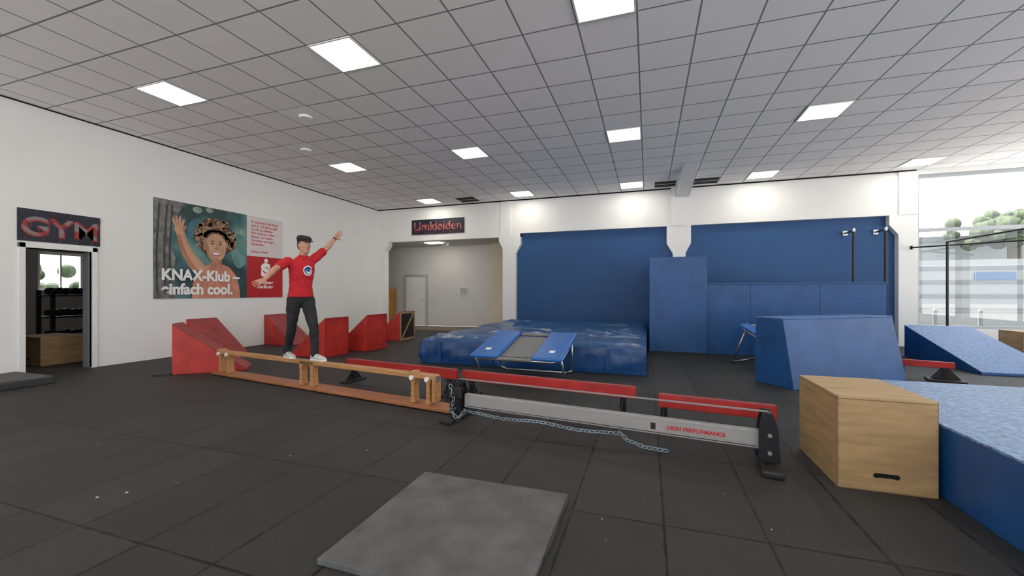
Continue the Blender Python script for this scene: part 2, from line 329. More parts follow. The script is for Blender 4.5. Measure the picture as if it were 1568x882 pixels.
def plyobox(name,x0,x1,y0,y1,z1,holes='front',m=M_ply):
    g=grp(name,((x0+x1)/2,(y0+y1)/2,0)); a=(x1-x0)/2; b=(y1-y0)/2; t=.018
    hz=.105; hw=.055; hh=.016
    bm=bmesh.new()
    addbox(bm,-a,-hw,-b,-b+t,0,z1-t); addbox(bm,hw,a,-b,-b+t,0,z1-t); addbox(bm,-hw,hw,-b,-b+t,0,hz-hh); addbox(bm,-hw,hw,-b,-b+t,hz+hh,z1-t)
    frombm('front_panel',bm,m,g)
    box('slot_back',-.07,.07,-b+t,-b+t+.03,hz-.04,hz+.04,M_dark,g)
    bm=bmesh.new()
    for s in (-1,1): bmesh.ops.create_cone(bm,cap_ends=True,segments=16,radius1=hh,radius2=hh,depth=.0012,matrix=Matrix.Translation((s*hw,-b-.0002,hz))@Matrix.Rotation(math.pi/2,4,'X'))
    frombm('slot_ends',bm,M_dark,g)
    box('back_panel',-a,a,b-t,b,0,z1-t,m,g); box('left_panel',-a,-a+t,-b+t,b-t,0,z1-t,m,g,.002); box('right_panel',a-t,a,-b+t,b-t,0,z1-t,m,g)
    box('top_panel',-a,a,-b,b,z1-t,z1,M_plyt,g,.003)
    bm=bmesh.new(); addbox(bm,-a-.0006,-a,-b,b,z1-t-.003,z1-t); addbox(bm,-a,a,-b-.0006,-b,z1-t-.003,z1-t)
    addbox(bm,-a-.0006,-a,-b+t,-b+t+.003,0,z1-t); addbox(bm,-a+.0,-a+.004,-b-.0006,-b,0,z1); addbox(bm,a-.004,a,-b-.0006,-b,0,z1); addbox(bm,-a,a,-b-.0006,-b,0,.006)
    frombm('seams',bm,M_plyedge,g)
    bm=bmesh.new()
    for i in range(5):
        for x in (-a+.012,a-.012): addsph(bm,(x,-b,.06+i*(z1-.12)/4),.004,seg=6)
    frombm('screws',bm,M_plyedge,g)
    return g
plyobox('plywood_jump_box',1.205,1.735,3.28,4.0,.612)
plyobox('plywood_jump_box',6.95,7.55,10.7,11.3,.53)
plyobox('plywood_jump_box',-11.0,-10.15,4.2,4.8,.51)
# ------------------------------------------------------------------ signs and poster
M_navy=mat('sign_navy',(.012,.014,.032),.5,var=.4,vs=3)
def stripes(name,base,c2):
    m,t,b=nt(name); tc=N(t,'ShaderNodeTexCoord'); wv=N(t,'ShaderNodeTexWave'); wv.bands_direction='DIAGONAL'; wv.inputs['Scale'].default_value=2.0; wv.inputs['Distortion'].default_value=4; wv.inputs['Detail'].default_value=3
    t.links.new(tc.outputs['Object'],wv.inputs['Vector']); f=math_(t,'GREATER_THAN',wv.outputs['Fac'],.62); t.links.new(mixc(t,f,base,c2),b.inputs['Base Color']); b.inputs['Roughness'].default_value=.5; return m
M_sil=stripes('silver_red_letters',(.24,.20,.21),(.32,.03,.03))
M_redl=stripes('red_letters',(.40,.05,.045),(.10,.015,.02))
M_redl2=stripes('faded_red_letters',(.50,.20,.19),(.34,.05,.05))
s1=grp('gym_sign')
box('panel',-9.148,-9.13,3.53,4.52,2.105,2.605,M_navy,s1)
text('shadow_letters','GYM',.40,(-9.128,4.035,2.20),RL,M_redl,s1,.016,'CENTER',.001,1.12)
text('letters','GYM',.40,(-9.125,4.03,2.215),RL,M_sil,s1,.004,'CENTER',.001,1.12)
for k in range(5): extr('stripe',[(-9.1285,3.6+.2*k,2.12),(-9.1285,3.607+.2*k,2.12),(-9.1285,3.745+.2*k,2.59),(-9.1285,3.74+.2*k,2.59)][0:4],(.0006,0,0),M_redl,s1)
s2=grp('changing_room_sign')
box('panel',-7.76,-5.77,12.325,12.345,3.29,3.80,M_navy,s2)
text('letters_shadow','Umkleiden',.42,(-6.755,12.321,3.42),RB,mat('dark_red',(.12,.01,.012),.5),s2,.012,'CENTER',.001)
text('letters','Umkleiden',.42,(-6.765,12.317,3.43),RB,M_redl2,s2,.001,'CENTER',.001)
for k in range(6): extr('stripe',[(-7.7+.33*k,12.3225,3.30),(-7.68+.33*k,12.3225,3.30),(-7.5+.33*k,12.3225,3.38),(-7.52+.33*k,12.3225,3.38)],(0,-.0006,0),M_rtxt,s2)
ps=grp('advertising_poster')
def postbg():
    m,t,b=nt('poster_background'); tc=N(t,'ShaderNodeTexCoord'); nz=N(t,'ShaderNodeTexNoise'); nz.inputs['Scale'].default_value=1.6; nz.inputs['Detail'].default_value=1.5
    t.links.new(tc.outputs['Object'],nz.inputs['Vector']); r=N(t,'ShaderNodeValToRGB'); e=r.color_ramp.elements; e[0].position=.35; e[0].color=(.02,.055,.055,1); e[1].position=.66; e[1].color=(.16,.30,.27,1)
    k=e.new(.5); k.color=(.05,.14,.16,1); t.links.new(nz.outputs['Fac'],r.inputs[0]); t.links.new(r.outputs[0],b.inputs['Base Color']); b.inputs['Roughness'].default_value=.5; return m
PY0,PY1,PZ0,PZ1=5.34,7.29,1.18,3.165; PW=PY1-PY0; PH=PZ1-PZ0
box('photo_panel',-9.149,-9.135,PY0,PY1,PZ0,PZ1,postbg(),ps)
def pt(x,y,lay): return (-9.135+.0012*lay,PY0+x*PW,PZ0+y*PH)
def ppoly(name,pts,lay,m): return extr(name,[pt(x,y,lay) for x,y in pts],(.0009,0,0),m,ps)
def pell(name,cx,cy,rx,ry,lay,m,rot=0,n=36,wob=0):
    P=[]
    for i in range(n):
        a=2*math.pi*i/n; r=1+wob*math.sin(a*5); x=rx*r*math.cos(a); y=ry*r*math.sin(a)
        P.append((cx+x*math.cos(rot)-y*math.sin(rot),cy+x*math.sin(rot)+y*math.cos(rot)))
    return ppoly(name,P,lay,m)
def pm(n,c,v=.15,s=6): return mat(n,c,.5,var=v,vs=s)
M_ps=pm('poster_skin',(.58,.32,.20),.14,4); M_psd=pm('poster_skin_shade',(.42,.19,.11),.2,5); M_bark=pm('poster_bark',(.17,.17,.165),.6,7); M_ph=pm('poster_hair',(.10,.05,.025),.6,25); M_ph2=pm('poster_hair_light',(.36,.22,.13),.5,30); M_ph3=pm('poster_hair_mid',(.2,.11,.06),.5,30)
M_po=pm('poster_orange_shirt',(.62,.25,.17),.22,5); M_pg=pm('poster_leaf_glow',(.22,.33,.25),.3,4)
M_pbl=pm('poster_teal',(.12,.27,.26),.3,4); M_pbb=pm('poster_blue',(.05,.17,.22),.3)
for x,y,r in ((.42,.95,.05),(.55,.97,.04),(.95,.78,.05)): pell('leaf_glow',x,y,r,r*.7,1,M_pg)
pell('glow',.90,.55,.10,.2,1,M_pbl); pell('glow',.42,.72,.10,.14,1,M_pbb)
ppoly('bark',[(0,0),(.22,0),(.17,.2),(.20,.42),(.14,.6),(.19,.82),(.30,1),(0,1)],2,M_bark)
M_bd=pm('poster_bark_dark',(.055,.055,.05),.4)
for dx_ in (0,.07,.12): ppoly('bark_ridge',[(.02+dx_,.05),(.04+dx_,.05),(.035+dx_,.5),(.06+dx_,.95),(.04+dx_,.95),(.015+dx_,.5)],3,M_bd)
ppoly('shirt',[(.36,0),(.37,.16),(.42,.28),(.50,.35),(.58,.38),(.70,.38),(.78,.35),(.86,.26),(.90,.12),(.91,0)],3,M_po)
for i in range(5): ppoly('shirt_fold',[(.5+.08*i,.02),(.508+.08*i,.02),(.555+.06*i,.28),(.55+.06*i,.28)],4,M_psd)
ppoly('arm',[(.42,.24),(.52,.33),(.46,.40),(.38,.48),(.32,.58),(.28,.70),(.20,.70),(.215,.60),(.26,.46),(.33,.33)],5,M_ps)
ppoly('arm_shade',[(.41,.25),(.44,.28),(.34,.41),(.28,.53),(.24,.66),(.205,.66),(.22,.58),(.27,.45),(.335,.33)],6,M_psd)
pell('hand',.235,.72,.048,.055,6,M_ps)
for a,b,r in ((.185,.79,.35),(.21,.81,.15),(.24,.81,-.05),(.268,.785,-.3)): pell('finger',a,b,.013,.045,7,M_ps,r)
pell('thumb',.285,.735,.012,.035,7,M_psd,-.6)
ppoly('neck',[(.56,.34),(.69,.34),(.68,.5),(.57,.5)],4,M_psd)
random.seed(7)
pell('hair_mass',.62,.67,.215,.20,4,M_ph,0,40,.03)
for i in range(150):
    a=random.uniform(-.5,math.pi+.5); r=random.uniform(.45,1.06)
    pell('curl',.62+.22*r*math.cos(a),.66+.215*r*math.sin(a),random.uniform(.014,.028),random.uniform(.014,.028),5+i%3,(M_ph,M_ph2,M_ph3,M_ph2)[i%4],0,12,.12)
ppoly('face',[(.62+.122*math.cos(2*math.pi*i/40)*(1 if math.sin(2*math.pi*i/40)>0 else .94),.57+(.15 if math.sin(2*math.pi*i/40)>0 else .165)*math.sin(2*math.pi*i/40)) for i in range(40)],9,M_ps)
pell('ear',.495,.56,.018,.035,8,M_psd)
pell('cheek_shade',.524,.53,.016,.09,10,M_psd,.15); pell('chin_shade',.62,.425,.05,.010,10,M_psd)
for i in range(18):
    a=math.pi*(.02+.96*i/17); pell('fringe',.62+.128*math.cos(a),.665+.085*math.sin(a),.024,.024,11,(M_ph,M_ph3,M_ph2)[i%3],0,12,.12)
M_pd=pm('poster_dark',(.03,.015,.01),.1)
for x in (.575,.665):
    pell('eye',x,.60,.018,.007,11,M_wtxt); pell('iris',x,.60,.010,.008,12,M_pd); pell('lid',x,.607,.021,.004,12,M_pd); pell('brow',x,.632,.026,.005,11,M_ph,.12 if x<.6 else -.12)
pell('nose',.62,.55,.020,.010,11,M_psd); pell('nose_bridge',.632,.58,.004,.025,11,M_psd); pell('mouth',.62,.490,.050,.022,11,pm('poster_lips',(.4,.12,.10))); pell('teeth',.62,.495,.041,.013,12,M_wtxt)
text('headline_1','KNAX-Klub –',.31,(-9.116,PY0+.12,PZ0+.38),RL,M_wtxt,ps,.012,sx=.90)
text('headline_2','einfach cool.',.31,(-9.116,PY0+.12,PZ0+.09),RL,M_wtxt,ps,.012,sx=.93)
box('info_panel',-9.149,-9.135,7.29,8.30,2.19,3.165,mat('pale_pink_print',(.70,.64,.65),.5,var=.03),ps)
M_bred=mat('brand_red',(.48,.012,.018),.5,var=.04)
box('red_panel',-9.149,-9.135,7.29,8.30,1.18,2.19,M_bred,ps)
for i,s in enumerate(('In unserem Kids Klub','von 6 - 12 Jahren gibt','es viel zu erleben:','Wir sind mit tollen','Events und vielen','Vorteilen am Start','Karlsruhe.','','Schau vorbei!')):
    if s: text('info_text',s,.085,(-9.133,7.40,3.0-i*.09),RL,M_rtxt,ps,.001,ext=.001)
text('logo_s','S',.42,(-9.133,7.80,1.72),RL,M_wtxt,ps,.03,'CENTER',.001,1.2); pell('logo_dot',(7.81-PY0)/PW,(2.10-PZ0)/PH,.028,.028,1,M_wtxt)
text('logo_text','Sparkasse\nKarlsruhe',.11,(-9.133,7.80,1.52),RL,M_wtxt,ps,.003,'CENTER',.001)
# ------------------------------------------------------------------ crash mat
def crashmat():
    g=grp('crash_mat'); x0,x1,y0,y1,h=-4.0,-.02,6.68,12.2,.47
    nx,ny,nz=120,140,12
    bm=bmesh.new(); V={}
    random.seed(21); folds=[(random.uniform(x0,x1),random.uniform(y0,y1),random.uniform(0,3.14),random.uniform(.3,1.1)) for _ in range(26)]+[(random.uniform(-1.8,-.2),random.uniform(6.8,9),random.uniform(0,3.14),random.uniform(.3,.9)) for _ in range(12)]
    def P(i,j,k):
        key=(i,j,k)
        if key in V: return V[key]
        u=i/nx;v=j/ny;w_=k/nz; x=x0+u*(x1-x0); y=y0+v*(y1-y0); z=.005+w_*h
        top=w_
        n1=noise.noise(Vector((x*.9,y*.9,1)))*.05+noise.noise(Vector((x*2.6,y*2.0,4)))*.026
        cr_=0
        if w_>.3:
            for fx,fy,fa,fl in folds:
                dx=(x-fx)*math.cos(fa)+(y-fy)*math.sin(fa); dy=-(x-fx)*math.sin(fa)+(y-fy)*math.cos(fa)+.12*math.sin(dx*3)
                if abs(dx)<fl and abs(dy)<.25: cr_+=math.exp(-(dy/.042)**2)*(1-(dx/fl)**2)*.036
        z+=top*(n1+min(cr_,.07))
        ed=min(u*(x1-x0),(1-u)*(x1-x0),v*(y1-y0),(1-v)*(y1-y0))
        if ed<.12: z-=top*.05*(1-ed/.12)**2
        bul=math.sin(math.pi*w_)*.022+noise.noise(Vector((x*2.5,y*2.5,z*4)))*.035*math.sin(math.pi*w_)+.016*math.sin(math.pi*w_)*noise.noise(Vector((x*9,y*9,z*3)))
        if i==0:x-=bul
        if j==0:y-=bul
        V[key]=bm.verts.new((x,y,max(.003,z))); return V[key]
    def q(a,b,c,d,mi): f=bm.faces.new((a,b,c,d)); f.material_index=mi; f.smooth=True
    for i in range(nx):
        for j in range(ny): q(P(i,j,nz),P(i+1,j,nz),P(i+1,j+1,nz),P(i,j+1,nz),0)
        for k in range(nz): q(P(i,0,k),P(i+1,0,k),P(i+1,0,k+1),P(i,0,k+1),1); q(P(i,ny,k),P(i,ny,k+1),P(i+1,ny,k+1),P(i+1,ny,k),1)
    for j in range(ny):
        for k in range(nz): q(P(0,j,k),P(0,j,k+1),P(0,j+1,k+1),P(0,j+1,k),1); q(P(nx,j,k),P(nx,j+1,k),P(nx,j+1,k+1),P(nx,j,k+1),1)
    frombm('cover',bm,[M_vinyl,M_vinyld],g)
    for x in (-3.6,-2.6,-.6): box('strap',x-.03,x+.03,y0-.055,y0-.03,.06,.40,M_vinyld,g,.004)
crashmat()
# blue wall boxes
tb=grp('blue_parkour_wall_box'); box('tall_body',.03,1.165,9.27,12.3,0,2.055,M_bluebox,tb,.01); box('base',.05,1.15,9.255,9.27,0,.05,M_black,tb)
for z in (.7,1.4): box('seam',.03,1.165,9.267,9.27,z,z+.004,M_bluebox,tb)
lb=grp('blue_parkour_ledge'); box('body',1.18,4.25,9.5,12.28,0,1.5,M_bluebox,lb,.01); box('cap',1.18,4.27,9.48,12.28,1.47,1.5,M_bluebox,lb,.004)
for x in (2.0,3.2): box('seam',x,x+.004,9.496,9.5,0,1.47,M_dark,lb)
# trapezoid block
d=Vector((1.8,1.23,0)).normalized(); n=Vector((-d.y,d.x,0))
P1=Vector((1.84,6.32,0)); L=2.16
tz=grp('blue_trapezoid_vault_block')
b0=[P1,P1+d*L,P1+d*L+n*.62,P1+n*.62]; up=Vector((0,0,.93))
t0=[P1+d*.0+n*.16+up,P1+d*(L-.04)+n*.16+up,P1+d*(L-.04)+n*.60+up,P1+d*.0+n*.60+up]
hexa('body',b0,t0,M_bluebox,tz,.008)
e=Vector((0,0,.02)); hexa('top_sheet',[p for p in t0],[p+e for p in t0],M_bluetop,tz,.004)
# wedge ramp blue
wg=grp('blue_wedge_ramp'); extr('body',[(5.0,8.45,0),(5.0,10.5,0),(5.0,10.5,.62),(5.0,8.45,.03)],(1.02,0,0),M_bluebox,wg,.006)
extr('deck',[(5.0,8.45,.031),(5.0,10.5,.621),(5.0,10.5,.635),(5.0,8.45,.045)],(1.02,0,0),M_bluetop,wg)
# front right platform
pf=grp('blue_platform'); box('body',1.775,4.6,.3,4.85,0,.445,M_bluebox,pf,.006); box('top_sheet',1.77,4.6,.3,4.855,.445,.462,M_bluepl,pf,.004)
for y in (1.6,): box('seam',1.772,1.776,y,y+.004,0,.44,M_dark,pf)
# wall bars (black posts)
wbz=grp('wall_pull_up_bars')
for x in (4.74,5.37):
    cyl('post',(x,12.02,1.52 if x<5 else 1.45),(x,12.02,2.86),.026,M_blackm,wbz)
    cyl('bracket',(x,12.02,2.8),(x,12.5,2.8),.02,M_blackm,wbz); box('plate',x-.05,x+.05,12.46,12.5,2.74,2.86,M_steel,wbz,.004)
    cyl('collar',(x,12.02,2.78),(x,12.02,2.86),.034,M_steel,wbz); box('lower_bracket',x-.02,x+.02,12.0,12.5,1.52,1.56,M_blackm,wbz)
rg=grp('pull_up_rig')
cyl('post',(6.23,11.5,0),(6.23,11.5,2.41),.024,M_blackm,rg); cyl('bar_long',(6.23,11.5,2.41),(6.2,8.2,2.41),.02,M_blackm,rg)
cyl('post_2',(6.2,8.2,0),(6.2,8.2,2.41),.024,M_blackm,rg)
for p in ((6.23,11.5),(6.2,8.2)): cyl('foot',(p[0],p[1],0),(p[0],p[1],.015),.07,M_blackm,rg)
g=grp('pull_up_crossbar'); cyl('bar',(5.95,12.22,2.37),(8.6,10.05,2.35),.018,M_blackm,g); cyl('flange',(5.95,12.25,2.37),(5.98,12.22,2.37),.045,M_blackm,g)
# ------------------------------------------------------------------ red wedges
def wedge_wall(name,y0,y1,x1=-8.2,h=.73):
    g=grp(name); extr('body',[(-9.14,y0,0),(x1,y0,0),(x1,y0,.015),(-9.14,y0,h)],(0,y1-y0,0),M_red,g,.004)
    extr('deck',[(x1,y0+.005,.02),(-9.14,y0+.005,h+.004),(-9.14,y0+.005,h+.014),(x1,y0+.005,.03)],(0,y1-y0-.01,0),M_redtop,g)
    box('toe',x1-.02,x1+.01,y0,y1,0,.012,M_black,g)
wedge_wall('red_wedge_ramp',5.94,6.57); wedge_wall('red_wedge_ramp',7.76,8.41)
def wedge_room(x1,y0,y1,h,w_=.9,panel=False):
    g=grp('red_wedge_ramp'); extr('body',[(x1-w_,y0,0),(x1,y0,0),(x1,y0,h),(x1-w_,y0,.02)],(0,y1-y0,0),M_red,g,.005)
    extr('deck',[(x1-w_,y0+.005,.024),(x1,y0+.005,h+.003),(x1,y0+.005,h+.015),(x1-w_,y0+.005,.036)],(0,y1-y0-.01,0),M_redtop,g)
    if panel:
        box('open_back_shade_panel',x1,x1+.004,y0+.05,y1-.05,.06,h-.05,M_black,g)  # flat black sheet, paints the shaded hollow of the open side
        for a in ((y0,y0+.05,0,h),(y1-.05,y1,0,h),(y0+.05,y1-.05,0,.06),(y0+.05,y1-.05,h-.05,h)): box('frame',x1,x1+.012,*a,M_ply,g)
        extr('brace',[(x1+.005,y0+.05,.06),(x1+.005,y0+.12,.06),(x1+.005,y1-.05,h-.05),(x1+.005,y1-.12,h-.05)],(.01,0,0),M_ply,g)
    else:
        for a in ((y0,y0+.03,0,h),(y1-.03,y1,0,h),(y0+.03,y1-.03,0,.03),(y0+.03,y1-.03,h-.03,h)): box('edge_frame',x1,x1+.012,*a,M_redd,g)
        bm=bmesh.new()
        for yy in (y0+.12,y1-.12):
            for zz in (.12,h-.12): addsph(bm,(x1+.002,yy,zz),.01,seg=8)
        frombm('bolts',bm,M_black,g)
wedge_room(-6.1,6.53,7.2,.775,.9); wedge_room(-5.89,7.55,8.27,.79,.9); wedge_room(-6.33,9.47,10.2,.77,.9,True)
g=grp('red_wedge_ramp'); A=Vector((-7.13,4.42,0)); dd=Vector((.76,.65,0)).normalized(); nn=Vector((-.65,.76,0)).normalized(); Z=Vector((0,0,1))
extr('body',[A,A+dd*1.0,A+dd*1.0+Z*.015,A+Z*.79],nn*.45,M_red,g,.005); extr('deck',[A+dd*1.0+Z*.02,A+Z*.794,A+Z*.806,A+dd*1.0+Z*.032],nn*.45,M_redtop,g)
extr('rubber_underlay',[A-dd*.25-nn*.02,A-dd*.02-nn*.02,A-dd*.02+nn*.4,A-dd*.25+nn*.4],(0,0,.02),M_black,g)
# ------------------------------------------------------------------ upside-down gym bench used as balance beam
ang=math.atan2(-.156,.988)
bn=grp('gymnastic_bench_balance_beam',(-6.53,4.745,0),ang)
LB=4.60; LR=4.34
box('seat_plank',0,LB,-.125,.125,.012,.045,M_woodd,bn,.006)
box('balance_rail',.0,LR,-.05,.05,.325,.38,M_wood,bn,.008)
for x in (.19,2.17,4.14):
    for k in (-.11,.11):
        a=x+k
        extr('upright',[(a-.035,-.045,.045),(a+.035,-.045,.045),(a+.025,-.045,.12),(a+.022,-.045,.25),(a+.04,-.045,.325),(a-.04,-.045,.325),(a-.022,-.045,.25),(a-.025,-.045,.12)],(0,.09,0),M_wood,bn,.004)
    if x!=2.17: 
        box('cap_block',x-.16,x-.08,-.058,.058,.36,.4,M_wood,bn,.006)
        for s in (-1,1): cyl('rubber_foot',(x+s*.11,-.075,.33),(x+s*.11,-.05,.33),.028,M_white,bn)
box('hook_plate',LR,LR+.02,-.04,.04,.3,.37,M_steel,bn); box('end_block',LR-.02,LR+.015,-.06,.06,.08,.34,M_wood,bn,.005)
text('rail_label','BENZ-SPORT',.05,(2.05,-.0515,.335),(math.pi/2,0,0),M_black,bn,.001,ext=.0006)
for x in (.02,4.58): box('rubber_pad',x-.02,x+.02,-.12,.12,0,.012,M_black,bn)
# red low beams
def redbeam(p0,p1,h0=.20,h1=.32,feet=(0.06,.94)):
    p0=Vector((*p0,0));p1=Vector((*p1,0)); L=(p1-p0).length; a=math.atan2(p1.y-p0.y,p1.x-p0.x)
    g=grp('red_low_balance_beam',p0,a)
    box('beam',0,L,-.028,.028,h0,h1,M_redd,g,.006)
    box('top_strip',.01,L-.01,-.026,.026,h1,h1+.006,M_redtop,g,.003)
    for f in feet:
        x=f*L
        box('post',x-.03,x+.03,-.024,.024,.03,h0,M_blackm,g,.003); box('foot',x-.045,x+.045,-.2,.2,0,.03,M_black,g,.006)
        extr('gusset',[(x-.006,-.15,.03),(x-.006,.15,.03),(x-.006,0,h0)],(.012,0,0),M_blackm,g)
redbeam((-4.22,4.98),(-2.30,4.70)); redbeam((-2.21,4.69),(-.12,4.42)); redbeam((.1,4.2),(1.06,4.07),feet=(.05,.93))
# slackline rack
p0=Vector((-1.90,3.86,0)); p1=Vector((.86,3.52,0)); Ls=(p1-p0).length
sl=grp('slackline_rack',p0,math.atan2(p1.y-p0.y,p1.x-p0.x))
box('beam',.12,Ls-.05,-.03,.03,.125,.262,M_alu,sl,.006)
box('beam_groove',.14,Ls-.08,-.032,-.029,.14,.145,M_dark,sl)
for x in (.04,Ls):
    for y in (-.075,.065):
        extr('side_plate',[(x-.07,y,.05),(x+.07,y,.05),(x+.055,y,.30),(x+.02,y,.41),(x-.05,y,.41),(x-.07,y,.30)],(0,.01,0),M_blackm,sl,.003)
    box('foot',x-.055,x+.055,-.22,.22,0,.035,M_black,sl,.012)
    box('foot_pad',x-.07,x+.07,-.26,-.17,0,.05,M_black,sl,.015); box('foot_pad',x-.07,x+.07,.17,.26,0,.05,M_black,sl,.015)
    cyl('roller',(x,-.06,.37),(x,.06,.37),.035,M_black,sl); cyl('bolt',(x,-.09,.25),(x,.09,.25),.014,M_steel,sl); cyl('bolt',(x,-.09,.12),(x,.09,.12),.014,M_steel,sl)
    box('post',x-.03,x+.03,-.03,.03,.035,.36,M_blackm,sl,.004)
box('webbing',.04,Ls,-.024,.024,.404,.407,mat('grey_webbing',(.22,.22,.23),.7),sl)
cyl('ratchet',(.02,-.09,.28),(.02,.09,.28),.05,M_blackm,sl); box('ratchet_handle',-.05,.12,-.1,-.08,.22,.34,M_black,sl,.01)
text('beam_label','HIGH PERFORMANCE',.044,(2.07,-.0335,.18),(math.pi/2,0,0),M_rtxt,sl,.0012,ext=.0006)
box('logo_badge',1.92,2.05,-.0335,-.031,.155,.23,mat('badge',(.42,.33,.33),.5),sl); box('logo_icon',1.94,1.98,-.0345,-.0334,.165,.22,M_black,sl)
# chain
def chain(pts,name,m,parent,R=.016,r=.0042,step=.028):
    bm=bmesh.new(); P=[Vector(p) for p in pts]; k=0
    for a,b in zip(P[:-1],P[1:]):
        L=(b-a).length; n_=max(1,int(L/step))
        for i in range(n_):
            c=a.lerp(b,i/n_); q=(b-a).to_track_quat('X','Z').to_matrix().to_4x4()
            M=Matrix.Translation(c)@q@Matrix.Rotation(math.pi/2*(k%2)+.5,4,'X'); k+=1
            U,Vv=10,5; vs=[]
            for u in range(U):
                for v in range(Vv):
                    A_=2*math.pi*u/U;B_=2*math.pi*v/Vv; rr=R+r*math.cos(B_)
                    vs.append(bm.verts.new(M@Vector((rr*1.3*math.cos(A_),rr*.8*math.sin(A_),r*math.sin(B_)))))
            for u in range(U):
                for v in range(Vv): bm.faces.new((vs[u*Vv+v],vs[((u+1)%U)*Vv+v],vs[((u+1)%U)*Vv+(v+1)%Vv],vs[u*Vv+(v+1)%Vv]))
    return frombm(name,bm,m,parent,True)
cp=[(.0,-.10,.34),(.05,-.12,.22),(.02,-.12,.1),(.1,-.13,.03),(.18,-.1,.12)]
for i in range(13): 
    t=i/12; cp.append((.2+1.5*t,-.045,.112-.022*math.sin(math.pi*t*2)**2-.02))
cp+=[(1.76,-.06,.05),(1.9,-.08,.022),(2.1,-.09,.022)]
chain(cp,'chain',M_chain,sl,.02,.0055,.034)
chain([(-.03,-.1,.36),(-.06,-.12,.28),(-.03,-.12,.2),(.05,-.11,.26),(.09,-.11,.18),(.03,-.12,.12)],'chain_tangle',M_black,sl,.02)
ra=grp('red_slackline_anchor',(4.0,7.75,0),-.35)
box('beam',-.35,.25,-.03,.03,.19,.28,M_redd,ra,.006); box('post',.12,.18,-.03,.03,.03,.19,M_blackm,ra); extr('gusset',[(.0,-.02,.03),(.32,-.02,.03),(.15,-.02,.24)],(0,.04,0),M_black,ra,.004); box('foot',-.05,.36,-.14,.14,0,.03,M_black,ra,.01)
box('post',-.33,-.28,-.03,.03,0,.19,M_blackm,ra)
# ------------------------------------------------------------------ mini trampolines
def minitramp(loc,rz,tilt,zc,size=1.3,dep=1.08):
    g=grp('mini_trampoline',(loc[0],loc[1],zc),rz,tilt)
    a=size/2; b=dep/2
    fr=[(-a+.1,-b,0),(a-.1,-b,0),(a,-b+.1,0),(a,b-.1,0),(a-.1,b,0),(-a+.1,b,0),(-a,b-.1,0),(-a,-b+.1,0)]
    pipe('frame',fr,.02,M_steel,g,True)
    box('bed',-.27,.27,-b+.12,b-.12,-.004,.004,M_bed,g,.002)
    for s in (-1,1):
        x0,x1=sorted((s*.25,s*(a+.03)))
        box('pad',x0,x1,-b-.03,b+.03,.015,.065,M_pad,g,.02)
        box('pad_badge',min(s*.45,s*.53),max(s*.45,s*.53),-.35,-.27,.065,.067,M_wtxt,g)
    for s in (-1,1): box('end_pad',-.25,.25,s*b-.035,s*b+.035,.0,.03,M_bed,g,.008)
    bm=bmesh.new()
    for i in range(16):
        y=-b+.15+i*(2*b-.3)/15
        for s in (-1,1): addcone(bm,(s*.27,y,0),(s*(a-.01),y,0),.006,.006,6)
    for i in range(9):
        x=-.24+i*.06
        for s in (-1,1): addcone(bm,(x,s*(b-.12),0),(x,s*b,0),.005,.005,6)
    frombm('springs',bm,M_steel,g,True)
    return g,a,b
g,a,b=minitramp((-1.76,5.98),-.03,math.radians(13),.47)
def leg(g,x,y0,y1,zc,tilt):
    def fl(y): return (.02-zc-y*math.sin(tilt))/math.cos(tilt)
    pipe('leg',[(-x,y0,0),(-x,y1,fl(y1)+.04),(-x+.1,y1,fl(y1)),(x-.1,y1,fl(y1)),(x,y1,fl(y1)+.04),(x,y0,0)],.016,M_steel,g)
leg(g,a,-.46,-.3,.47,math.radians(13)); leg(g,a-.04,.45,.38,.47,math.radians(13))
g,a,b=minitramp((2.22,8.45),.9,math.radians(28),.46,1.05,.9)
leg(g,a,-.35,-.25,.46,math.radians(28)); leg(g,a-.04,.36,.3,.46,math.radians(28))
# ------------------------------------------------------------------ floor slab & dark platform
fs=grp('rubber_floor_slab'); box('body',-1.5,-.48,1.555,2.555,0,.03,M_slab,fs,.004)
extr('torn_edge',[(-.48,1.9,0),(-.465,2.0,0),(-.47,2.3,0),(-.462,2.5,0),(-.48,2.555,0)],(0,0,.02),M_slabd,fs)
dm=grp('dark_floor_mat'); box('body',-9.05,-8.1,2.5,3.5,0,.09,M_slabd,dm,.01); box('top_layer',-9.03,-8.12,2.52,3.48,.09,.11,M_slab,dm,.004)
random.seed(11)
bm=bmesh.new()
for i in range(34):
    x=random.uniform(-5,1.2); y=random.uniform(1.3,4); addsph(bm,(x,y,.003),random.uniform(.002,.005),(1,1.5,.5),Matrix.Rotation(random.random()*6,4,'Z'),seg=6)
for x,y in ((-3.3,1.62),(-3.2,1.72)): addsph(bm,(x,y,.006),.011,(1,.8,.5),seg=8)
frombm('foam_crumbs',bm,mat('foam_crumb',(.4,.39,.37),.8))
# ------------------------------------------------------------------ person
mp=grp('man',(-4.55,4.43,0),math.atan2(.716,.698))
def S(s,t,z): return Vector((s,-t,z))
F=Vector((.5,-.866,0)); Lf=Vector((.866,.5,0)); U=Vector((0,0,1))
bm=bmesh.new()
loft(bm,[(S(0,0,z),Lf*rx,F*ry) for z,rx,ry in ((1.13,.09,.07),(1.18,.145,.105),(1.24,.160,.115),(1.30,.152,.11),(1.34,.145,.10))])
tubes(bm,[S(.082,-.03,1.20),S(.112,.06,1.05),S(.145,.165,.89),S(.155,.19,.82),S(.163,.178,.70),S(.168,.185,.58),S(.168,.195,.49),S(.168,.195,.462)],[.092,.083,.068,.062,.060,.053,.049,.052])
tubes(bm,[S(-.082,.03,1.20),S(-.094,.0,1.04),S(-.105,-.03,.88),S(-.112,-.055,.80),S(-.134,-.14,.69),S(-.150,-.20,.58),S(-.165,-.245,.51),S(-.170,-.26,.465)],[.092,.083,.067,.061,.060,.053,.048,.052])
